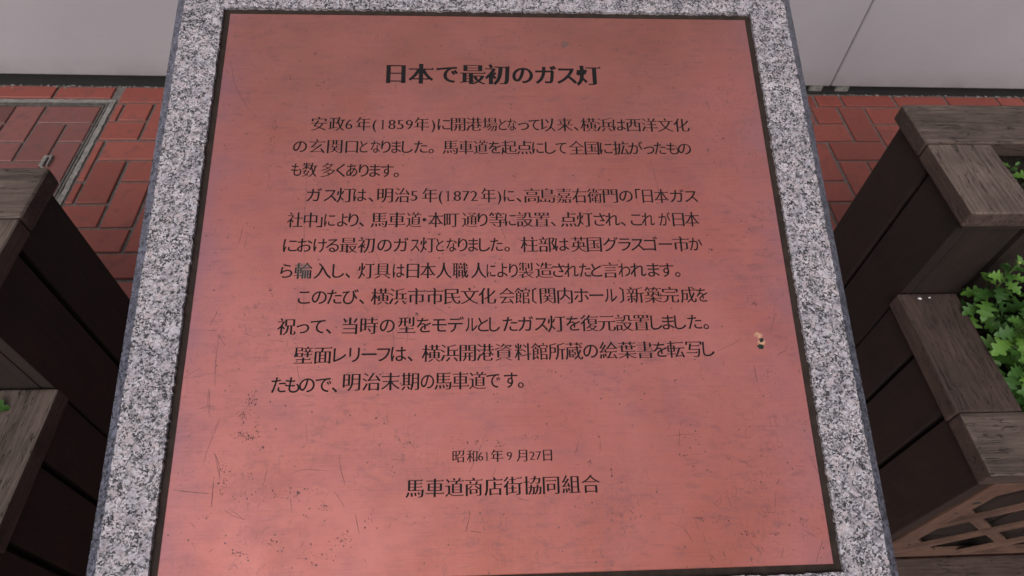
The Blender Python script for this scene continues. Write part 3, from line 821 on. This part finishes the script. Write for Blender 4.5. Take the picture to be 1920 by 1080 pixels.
STY = {1: (.011, .018), 2: (.008, .046), 3: (.013, .020)}
def glyph(ch, w):
    k = (ch, w)
    if k not in glyph_cache:
        cs = [(c - np.array([0, REF_Y])) / EM for c in text_outline(ch)]
        if ch == '1':                                  # a numeral with foot and flag like the serif face
            y0, y1 = cs[0][:, 1].min(), cs[0][:, 1].max()
            cs = [np.array([(-.048, y0 + .012), (-.16, y0 + .012), (-.16, y0 - .012), (.16, y0 - .012), (.16, y0 + .012), (.048, y0 + .012), (.048, y1), (.01, y1), (-.05, y1 - .05), (-.14, y1 - .075), (-.14, y1 - .10), (-.048, y1 - .10)])]
            glyph_cache[k] = cs
            return cs
        a, b = STY[w]
        if ch in KANA: a = -.006 if w != 2 else -.014; b = b * .75
        if ch in '()0123456789': a, b = .014, .012
        cs = brush(cs, a, b, ch not in KANA and not ch.isdigit())
        al = np.concatenate(cs); cx = (al[:, 0].max() + al[:, 0].min()) / 2
        glyph_cache[k] = [c - np.array([cx, 0]) for c in cs]
    return glyph_cache[k]

items = []          # (char, contours in mm)
for w, size, chars, flat in TEXT:
    for k, ch in enumerate(chars):
        u, v = flat[2 * k], flat[2 * k + 1]
        s = size * (.93 if ch in KANA else 1.0)
        if ch.isdigit(): s = size * .92
        r = random.gauss(0, .006)
        R2 = np.array([[math.cos(r), -math.sin(r)], [math.sin(r), math.cos(r)]])
        du = size * -.0 if ch not in '、。' else 0
        cs = glyph(ch, w)
        al = np.concatenate(cs); ww = (al[:, 0].max() - al[:, 0].min()) * s
        def half(c): return size * (.24 if c in '「」〔〕()' else .16 if c in '、。・' else .24 if c.isdigit() else .31 if c in KANA else .45)
        room = []
        if k: room.append(u - flat[2 * k - 2] - half(chars[k - 1]))
        if 2 * k + 2 < len(flat): room.append(flat[2 * k + 2] - u - half(chars[k + 1]))
        lim = 2 * min(room) * .97
        fx = min(1.0, max(.66 if ch in KANA else .88, lim / ww)) if ch not in '、。・「」〔〕()1' else 1.0
        items.append((ch, [c * np.array([fx, 1.0]) @ R2.T * s + np.array([u + du, v]) for c in cs]))
pverts, pedges = [], []
BX = [(PU0 * 1000, PV0 * 1000), (PU1 * 1000, PV0 * 1000), (PU1 * 1000, PV1 * 1000), (PU0 * 1000, PV1 * 1000)]
def add_loop(pts):
    b = len(pverts); n = len(pts)
    pverts.extend([Vector((float(p[0]), float(p[1]))) for p in pts])
    pedges.extend([(b + k, b + (k + 1) % n) for k in range(n)])
add_loop(BX)
for ch, cs in items:
    for c in cs: add_loop(c)
cv, ce, cf, *_ = delaunay_2d_cdt(pverts, pedges, [], 0, 1e-4)
V = np.array([(v.x, v.y) for v in cv]); F = np.array(cf)
cen = V[F].mean(1)
owner = np.full(len(F), -1)
for gi, (ch, cs) in enumerate(items):
    al = np.concatenate(cs); lo = al.min(0); hi = al.max(0)
    idx = np.nonzero((cen[:, 0] > lo[0]) & (cen[:, 0] < hi[0]) & (cen[:, 1] > lo[1]) & (cen[:, 1] < hi[1]))[0]
    if not len(idx): continue
    wn_ = np.zeros(len(idx))
    P = cen[idx]
    for c in cs:
        a = c; b2 = np.roll(c, -1, 0)
        ay, by = a[:, 1][None], b2[:, 1][None]; ax, bx = a[:, 0][None], b2[:, 0][None]
        py, px = P[:, 1][:, None], P[:, 0][:, None]
        cross = (bx - ax) * (py - ay) - (px - ax) * (by - ay)
        wn_ += ((ay <= py) & (by > py) & (cross > 0)).sum(1) - ((ay > py) & (by <= py) & (cross < 0)).sum(1)
    owner[idx[wn_ != 0]] = gi
DEPTH = .00055
# plate: face, cut walls, chamfered rim
nV = len(V)
top = [(x / 1000, y / 1000, 0) for x, y in V]
pv = list(top) + [(x / 1000, y / 1000, -DEPTH) for x, y in V]
pf = [tuple(int(i) for i in f) for f in F[owner < 0]]
edge_side = {}
for fi, f in enumerate(F):
    for k in range(3):
        a, b2 = int(f[k]), int(f[(k + 1) % 3])
        edge_side[(a, b2)] = owner[fi]
for (a, b2), ow in edge_side.items():
    if ow < 0 and edge_side.get((b2, a), -1) >= 0: pf.append((b2, a, nV + a, nV + b2))
base = len(pv)
rim = [(p[0] / 1000, p[1] / 1000) for p in BX]
sg = [(-1, -1), (1, -1), (1, 1), (-1, 1)]
pv += [(x, y, 0) for x, y in rim] + [(x + sx * .0007, y + sy * .0007, -.0007) for (x, y), (sx, sy) in zip(rim, sg)] + [(x + sx * .0007, y + sy * .0007, -.007) for (x, y), (sx, sy) in zip(rim, sg)]
for l in range(2):
    for k in range(4):
        k2 = (k + 1) % 4
        pf.append((base + l * 4 + k2, base + l * 4 + k, base + (l + 1) * 4 + k, base + (l + 1) * 4 + k2))
plate = mesh_obj('engraved_plate', pv, pf, M_BRONZE, stand, PL)
plate['label'] = 'dull red copper plate engraved with dark Japanese text, scratched and spotted'
def floor_mesh(name, tri, extra=None):
    ids = np.unique(tri); mp = {int(i): k for k, i in enumerate(ids)}
    c = V[ids].mean(0) / 1000
    vs_ = [(V[i][0] / 1000 - c[0], V[i][1] / 1000 - c[1], 0) for i in ids]
    return mesh_obj(name, vs_, [tuple(mp[int(i)] for i in f) for f in tri], M_INK, plate, PL @ Matrix.Translation((c[0], c[1], -DEPTH + .00008)))
punct = []
for gi, (ch, cs) in enumerate(items):
    tri = F[owner == gi]
    if not len(tri): continue
    if ch in '、。・': punct.append(tri); continue
    floor_mesh('character', tri)
o = floor_mesh('punctuation', np.concatenate(punct)); o['kind'] = 'stuff'

# scratches, pits and stains on the plate (thin marks standing a hair above the face)
def ribbon(vv, ff, pts, w, z):
    # smooth the polyline, taper the ends
    P = [Vector((pts[i], pts[i + 1])) for i in range(0, len(pts), 2)]
    Q = []
    for k in range(len(P) - 1):
        L = (P[k + 1] - P[k]).length; n = max(2, int(L / 3))
        for j in range(n):
            t = j / n
            p_ = P[max(k - 1, 0)]; a, b = P[k], P[k + 1]; nx_ = P[min(k + 2, len(P) - 1)]
            q = .5 * ((2 * a) + (b - p_) * t + (2 * p_ - 5 * a + 4 * b - nx_) * t * t + (3 * a - p_ - 3 * b + nx_) * t ** 3)
            Q.append(q + Vector((random.gauss(0, .06), random.gauss(0, .06))))
    Q.append(P[-1])
    b0 = len(vv); n = len(Q)
    for k, q in enumerate(Q):
        d = (Q[min(k + 1, n - 1)] - Q[max(k - 1, 0)]); d = d / max(d.length, 1e-6)
        t = k / (n - 1); ww = w * (.25 + .75 * math.sin(math.pi * min(max(t, .04), .96)) ** .6) * random.uniform(.55, 1.2) / 2
        vv.append(((q.x - d.y * ww) / 1000, (q.y + d.x * ww) / 1000, z)); vv.append(((q.x + d.y * ww) / 1000, (q.y - d.x * ww) / 1000, z))
        if k: ff.append((b0 + 2 * k - 2, b0 + 2 * k - 1, b0 + 2 * k + 1, b0 + 2 * k))
vv, ff = [], []
for w, pts in SCRATCH: ribbon(vv, ff, pts, w * .62, .00006)
for k in range(300):                 # short random scuffs, denser towards the foot
    u = random.uniform(PU0 + .01, PU1 - .01) * 1000; v = (PV0 + .01 + (PV1 - PV0 - .02) * random.random() ** 1.7) * 1000
    a = random.gauss(math.pi / 2, .9); L = random.uniform(1.5, 9)
    ribbon(vv, ff, [u, v, u + L * .5 * math.cos(a) + random.gauss(0, .4), v + L * .5 * math.sin(a), u + L * math.cos(a), v + L * math.sin(a)], random.uniform(.14, .32), .00006)
o = mesh_obj('scratch_marks', vv, ff, M_SCR, plate, PL); o['kind'] = 'stuff'
def blob(vv, ff, u, v, r, z, asp=1., n=7, ang=None):
    b = len(vv); t = ang if ang is not None else random.uniform(0, 3)
    for k in range(n):
        a = k * 2 * math.pi / n; rr = r * random.uniform(.65, 1.25)
        x_, y_ = rr * math.cos(a) * asp, rr * math.sin(a)
        vv.append(((u + x_ * math.cos(t) - y_ * math.sin(t)) / 1000, (v + x_ * math.sin(t) + y_ * math.cos(t)) / 1000, z))
    ff.append(tuple(range(b, b + n)))
vv, ff = [], []
for u, v, ru, rv, n in PITS:
    for k in range(int(n * 1.6)):
        uu, v2 = u + random.gauss(0, .5) * ru, v + random.gauss(0, .5) * rv
        if PU0 * 1000 + 2 < uu < PU1 * 1000 - 2 and PV0 * 1000 + 2 < v2 < PV1 * 1000 - 2:
            blob(vv, ff, uu, v2, min(.9, abs(random.lognormvariate(-1.42, .5))), .00004 + len(ff) * 1e-8, random.uniform(.8, 2.0), 6)
for k in range(650):
    v = PV0 + .01 + (PV1 - PV0 - .02) * random.random() ** 1.3
    blob(vv, ff, random.uniform(PU0 + .005, PU1 - .005) * 1000, v * 1000, min(.5, random.lognormvariate(-1.75, .45)), .00004 + len(ff) * 1e-8, random.uniform(.8, 1.8), 5)
o = mesh_obj('pit_marks', vv, ff, M_PIT, plate, PL); o['kind'] = 'stuff'
vv, ff = [], []
blob(vv, ff, 264.6, 134.6, 2.6, .00010, 1.35, 12, .9); blob(vv, ff, 262.2, 136.4, 1.9, .00011, 1.5, 10, .4); blob(vv, ff, 264.8, 128, 3.3, .000095, 1.5, 14, 1.2)
mesh_obj('bare_copper_patch', vv, ff, M_HALO, plate, PL)
vv, ff = [], []
blob(vv, ff, 265.6, 130.8, 2.0, .00014, 1.35, 11, .5); mesh_obj('verdigris_spot', vv, ff, M_VERD, plate, PL)
vv, ff = [], []
blob(vv, ff, 264.0, 124.2, 2.3, .00015, 1.35, 11, .1); mesh_obj('verdigris_spot', vv, ff, M_VERD, plate, PL)
vv, ff = [], []
blob(vv, ff, 97.1, 461.2, 3.6, .00012, 1.15, 12, .2); blob(vv, ff, 95.5, 457.5, 2.0, .00013, 1.0, 9)
blob(vv, ff, -163.8, 203.0, 7.6, -.00001 + .00003, 1.0, 18)
o = mesh_obj('green_stain', vv, ff, M_WASH, plate, PL); o['kind'] = 'stuff'

# ------------------------------------------------------------------ wooden stepped planters
Z1, Z2, T = .75, .51, .036
WID = .92
def planter(name, xe, s, y0, label):
    root = empty(name, (xe + s * WID / 2, y0 - .33, 0), label, 'planter', 'stepped wooden planters flanking the stand')
    def B(nm, a0, a1, b0, b1, z0, z1, mat, **kw):
        xa, xb = sorted((xe + s * a0, xe + s * a1)); ya_, yb_ = sorted((y0 + b0, y0 + b1))
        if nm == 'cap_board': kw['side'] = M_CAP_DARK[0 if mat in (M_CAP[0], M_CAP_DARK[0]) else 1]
        return box(nm, (xa, ya_, z0), (xb, yb_, z1), mat, root, **kw)
    # cap boards
    B('cap_board', -.002, WID, -.113, 0, Z1 - T, Z1, M_CAP[0], bevel=.007, seg=3)
    B('cap_board', 0, .121, -.291, -.1145, Z1 - T - .001, Z1 - .0015, M_CAP[1], bevel=.006, seg=3)
    B('cap_board', WID - .121, WID, -.291, -.1145, Z1 - T, Z1 - .001, M_CAP[1], bevel=.006, seg=3)
    B('cap_board', 0, .121, -.537, -.2805, Z2 - T, Z2, (M_CAP_DARK if s > 0 else M_CAP)[1], bevel=.004)  # right side: darker brown board with its shade put into the colour
    B('cap_board', WID - .121, WID, -.537, -.2805, Z2 - T, Z2, M_CAP[1], bevel=.004)
    B('cap_board', .003, WID, -.652, -.5385, Z2 - T, Z2 + .001, M_CAP[0], bevel=.004)
    # side planks, both sides; dark gaps between them
    for a in ((.012, .034), (WID - .034, WID - .012)):
        for (b0, b1, zt) in ((-.138, -.014, Z1), (-.2755, -.150, Z1), (-.384, -.2805, Z2), (-.514, -.396, Z2), (-.648, -.526, Z2)):
            B('side_plank', a[0], a[1], b0, b1, .012, zt - T - .001, M_SIDE[2], bevel=.002, jitter=.0008)
        ac = (a[0] + a[1]) / 2
        B('corner_post', a[0] + (.024 if a[0] < .5 else -.064), a[0] + (.064 if a[0] < .5 else -.024) + (.0), -.27, -.23, .012, Z1 - T - .002, M_SIDE[2], bevel=.002)
    # inner dark liners behind the gaps
    B('liner', .0365, .042, -.64, -.2755, .02, Z2 - T - .004, M_GAP, bevel=0)
    B('liner', .0365, .042, -.2265, -.02, .02, Z1 - T - .004, M_GAP, bevel=0)
    # back planks
    k = .05
    while k < WID - .1:
        B('back_plank', k, min(k + .118, WID - .04), -.030, -.012, .012, Z1 - T - .001, M_SIDE[2], bevel=.002); k += .130
    B('floor_board', .045, WID - .045, -.648, -.035, .010, .018, M_SIDE[0], bevel=0)
    # front of the upper tier: moulding under the cap and planks
    B('moulding', .008, WID - .008, -.286, -.2765, Z1 - T - .011, Z1 - T - .0015, M_SIDE[0], bevel=.0015)
    xs = [(.0355, .132), (.145, .262), (.275, .392), (.405, .522), (.535, .652), (.665, .782), (.795, WID - .036)]
    for a0, a1 in xs:
        B('front_plank', a0, a1, -.2755, -.2575, Z2 - .10, Z1 - T - .012, M_SIDE[2], bevel=.002, jitter=.0008)
    B('cap_board', .1225, WID - .1225, -.291, -.228, Z1 - T, Z1 - .001, M_CAP[0], bevel=.005)
    # soil
    for (b0, b1, z) in ((-.2565, -.032, Z1 - .085), (-.640, -.277, Z2 - .075)):
        vv, ff = [], []
        nx_, ny_ = 60, 26
        for j in range(ny_ + 1):
            for i in range(nx_ + 1):
                vv.append((xe + s * (.043 + (WID - .086) * i / nx_), y0 + b0 + (b1 - b0) * j / ny_, z + random.gauss(0, .004)))
        for j in range(ny_):
            for i in range(nx_):
                q = j * (nx_ + 1) + i; ff.append((q, q + 1, q + nx_ + 2, q + nx_ + 1) if s > 0 else (q, q + nx_ + 1, q + nx_ + 2, q + 1))
        o = mesh_obj('soil', vv, ff, M_SOIL, root, smooth=True); o['kind'] = 'stuff'
    # lattice front of the lower tier
    fy = -.652
    B('lattice_frame', .0355, .078, fy, fy + .020, .01, Z2 - T - .001, M_LATT[2], bevel=.0015)
    B('lattice_frame', WID - .078, WID - .0355, fy, fy + .020, .01, Z2 - T - .001, M_LATT[2], bevel=.0015)
    B('lattice_frame', .0785, WID - .0785, fy + .001, fy + .019, Z2 - T - .036, Z2 - T - .001, M_LATT[0], bevel=.0015)
    B('lattice_frame', 0.0785, WID - .0785, fy + .001, fy + .019, .01, .024, M_LATT[0], bevel=.0015)
    x0_, x1_, z0_, z1_ = .0785, WID - .0785, .0245, Z2 - T - .0365
    for sl, dep in ((1, 0.0035), (-1, .0105)):
        hw = .0115 * math.sqrt(2)
        c = (.2035 if sl == -1 else -.045) - 1.9
        while c < 2:
            # centre line z = sl*x + c ; clip the strip polygon to the opening
            poly = [(x0_ - 1, sl * (x0_ - 1) + c - hw), (x1_ + 1, sl * (x1_ + 1) + c - hw), (x1_ + 1, sl * (x1_ + 1) + c + hw), (x0_ - 1, sl * (x0_ - 1) + c + hw)]
            for ax, lim, keep in ((0, x0_, 1), (0, x1_, -1), (1, z0_, 1), (1, z1_, -1)):
                out = []
                for k in range(len(poly)):
                    p, q = poly[k], poly[(k + 1) % len(poly)]
                    ip, iq = keep * (p[ax] - lim) >= 0, keep * (q[ax] - lim) >= 0
                    if ip: out.append(p)
                    if ip != iq:
                        t = (lim - p[ax]) / (q[ax] - p[ax]); out.append((p[0] + (q[0] - p[0]) * t, p[1] + (q[1] - p[1]) * t))
                poly = out
                if not poly: break
            if len(poly) >= 3:
                mx = sum(p[0] for p in poly) / len(poly); mz = sum(p[1] for p in poly) / len(poly)
                n = len(poly); ang = math.atan2(sl, 1)
                R = Matrix.Rotation(-ang * s, 4, 'Y')
                Mw = Matrix.Translation((xe + s * mx, y0 + fy + dep, mz)) @ R
                inv = Mw.inverted()
                vv = [inv @ Vector((xe + s * p[0], y0 + fy + dep, p[1])) for p in poly] + [inv @ Vector((xe + s * p[0], y0 + fy + dep + .0068, p[1])) for p in poly]
                ff = [tuple(range(n)), tuple(range(2 * n - 1, n - 1, -1))] + [(k, n + k, n + (k + 1) % n, (k + 1) % n) for k in range(n)]
                bm = bmesh.new(); bv = [bm.verts.new(v) for v in vv]
                for f in ff: bm.faces.new([bv[k] for k in f])
                bmesh.ops.recalc_face_normals(bm, faces=bm.faces[:])
                bm_obj('lattice_slat', bm, M_LATT[0], root, Mw)
            c += .19
    if s > 0:
        for (kx, kz, kr) in ((.0625, .379, .0085), (.056, .325, .004)):
            mesh_obj('knot', [(kr * math.cos(a_) , 0, kr * .8 * math.sin(a_)) for a_ in [q * .5236 for q in range(12)]], [tuple(range(12))], M_GAP, root, Matrix.Translation((xe + kx, y0 + fy - .0004, kz)))
    # boards seen through the lattice
    k = .045
    while k < WID - .1:
        B('inner_plank', k, min(k + .118, WID - .05), fy + .045, fy + .060, .02, Z2 - T - .004, M_SIDE[2], bevel=.002); k += .126
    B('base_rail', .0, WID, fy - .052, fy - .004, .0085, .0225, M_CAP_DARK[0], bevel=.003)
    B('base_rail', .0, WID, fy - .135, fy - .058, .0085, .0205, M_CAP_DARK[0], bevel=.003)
    return root
pr = planter('wooden_planter', .8265, 1, 1.009, 'stepped dark wooden planter with lattice front and leafy green plants, right of the granite stand')
plf = planter('wooden_planter', -.704, -1, .830, 'stepped dark wooden planter standing partly on the inspection cover, left of the granite stand')

# ------------------------------------------------------------------ chrysanthemum-like plants
def leaf_mesh(L, seed):
    rnd = random.Random(seed)
    half = [(.00, .020), (.10, .018), (.22, .05), (.26, .17), (.33, .235), (.36, .175), (.40, .13), (.43, .16), (.50, .33), (.585, .405), (.60, .30), (.61, .19), (.655, .17), (.73, .285), (.81, .30), (.82, .20), (.84, .115), (.91, .12), (.96, .085)]
    vv, ff = [], []
    def z(x_, y_): return -.55 * x_ * x_ * L * .6 + abs(y_) * .35 * L + rnd.gauss(0, .006 * L)
    mids = [(x_, 0) for x_, _ in half] + [(1.0, 0)]
    for x_, _ in mids: vv.append((x_ * L, 0, z(x_, 0) - .0))
    nm = len(mids)
    for sgn in (1, -1):
        b = len(vv)
        for x_, y_ in half:
            xx = x_ + rnd.gauss(0, .006); yy = y_ * rnd.uniform(.9, 1.1)
            vv.append((xx * L, sgn * yy * L, z(x_, yy)))
        for k in range(len(half) - 1):
            f = (k, k + 1, b + k + 1, b + k)
            ff.append(f if sgn > 0 else f[::-1])
        f = (len(half) - 1, nm - 1, b + len(half) - 1)
        ff.append(f if sgn > 0 else f[::-1])
    me = bpy.data.meshes.new('leaf'); me.from_pydata(vv, [], ff); me.materials.append(M_LEAF)
    me.polygons.foreach_set('use_smooth', [True] * len(me.polygons)); me.update()
    return me
LEAVES = [leaf_mesh(1.0, k) for k in range(4)]
def plant(x, y, z, label, group, h=.07, n=16, size=.045, bud=True, spread=1.0):
    root = empty('leafy_plant', (x, y, z), label, 'plant', group)
    lean = Vector((random.gauss(0, .10), random.gauss(0, .10) - .06, 1)).normalized()
    vv, ff = [], []
    for k in range(6):
        c = lean * (h * k / 5); r = .0022 - .0002 * k
        for a in range(6): vv.append((c.x + r * math.cos(a * 1.047), c.y + r * math.sin(a * 1.047), c.z))
        if k:
            for a in range(6): ff.append(((k - 1) * 6 + a, (k - 1) * 6 + (a + 1) % 6, k * 6 + (a + 1) % 6, k * 6 + a))
    mesh_obj('stem', vv, ff, M_STEM, root, Matrix.Translation((x, y, z)), smooth=True)
    a = random.uniform(0, 6.28)
    for k in range(n):
        t = k / (n - 1)                     # 0 = lowest leaf, 1 = tip
        a += 2.4 + random.gauss(0, .15)
        hgt = h * (.25 + .75 * t ** .8)
        s = size * (1.0 - .72 * t ** 1.8) * random.uniform(.85, 1.15) * spread
        pitch = math.radians(-8 + 62 * t ** 2.2 + random.gauss(0, 9))
        M = Matrix.Translation(Vector((x, y, z)) + lean * hgt) @ Matrix.Rotation(a, 4, 'Z') @ Matrix.Rotation(-pitch, 4, 'Y') @ Matrix.Rotation(random.gauss(0, .25), 4, 'X') @ Matrix.Scale(s, 4)
        link('leaf', random.choice(LEAVES), root, M)
    if bud:
        bm = bmesh.new(); bmesh.ops.create_icosphere(bm, subdivisions=2, radius=.0034)
        for v in bm.verts: v.co.z *= .7
        bm_obj('bud', bm, M_BUD, root, Matrix.Translation(Vector((x, y, z)) + lean * (h + .001)), smooth=True)
    return root

zs = Z2 - .072
spots = []
for i in range(9):
    for j in range(4):
        spots.append((.8265 + .134 + i * .074 + random.uniform(-.012, .012) + (.03 if j % 2 else 0), .724 - .045 - j * .062 + random.uniform(-.012, .012), i, j))
rows = ['at the back of', 'in the second row of', 'in the third row of', 'at the front of']
nth = ['leftmost', 'second from left', 'third from left', 'fourth from left', 'fifth from left', 'sixth from left', 'seventh from left']
for (x, y, i, j) in spots:
    if i > 5 and j < 2 or i > 6: continue
    plant(x, y, zs, 'bushy green plant, %s %s the right planter\'s lower bed' % (nth[i], rows[j]), 'green plants in the lower bed of the right planter', h=random.uniform(.10, .145) + (.095, .04, .01, 0)[j], n=24 + (9, 4, 0, 0)[j], size=random.uniform(.044, .056))
for k in range(5):
    x = .8265 + .150 + k * .07 + random.uniform(-.02, .02); y = 1.009 - .135 + random.uniform(-.03, .01)
    plant(x, y, Z1 - .083, 'small green seedling, %s in the upper bed of the right planter' % nth[k], 'seedlings in the upper bed of the right planter', h=.055, n=9, size=.034, bud=False)
for k in range(7):
    x = -.704 - .205 - k * .09 + random.uniform(-.01, .01); y = .83 - .345 - (k % 2) * .08
    plant(x, y, zs, 'green plant with a leaf tip over the cap board of the left planter' if k == 0 else 'green plant, %s from the stand in the left planter\'s lower bed' % ['', 'second', 'third', 'fourth', 'fifth', 'sixth', 'seventh'][k], 'green plants in the lower bed of the left planter', h=.09, n=13, size=.045)
# one leaf of the first plant reaches over the cap board
def tip_leaf(px, py, pz, rot, sc):
    link('leaf', LEAVES[0], first_left, Matrix.Translation((px, py, pz)) @ Matrix.Rotation(rot, 4, 'Z') @ Matrix.Scale(sc, 4))
first_left = [o for o in col.objects if o.get('label', '').startswith('green plant with a leaf tip')][0]
tip_leaf(-.812, .507, Z2 + .014, .15, .045)
# white petal fragments on the lower cap board of the right planter
for k, (px, py, sz) in enumerate(((.866, .715, .005), (.886, .7165, .003))):
    vv = [(0, 0, 0)] + [(sz * math.cos(a) * random.uniform(.7, 1.1), sz * .6 * math.sin(a) * random.uniform(.7, 1.1), random.uniform(.0003, .0016)) for a in (0, 1, 2, 3, 4, 5)]
    o = mesh_obj('petal', vv, [(0, i, i % 6 + 1) for i in range(1, 7)], mat_plain('white_petal', (.75, .72, .74), .7, 0, .05, 50, 0), None, Matrix.Translation((px, py, Z2 + .0008)))
    o['label'] = ['larger of two tiny white petals on the lower cap board of the right planter', 'smaller of two tiny white petals on the lower cap board of the right planter'][k]; o['category'] = 'petal'
print('bricks', n_bricks[0], 'chars', len(items), 'tris', len(F))
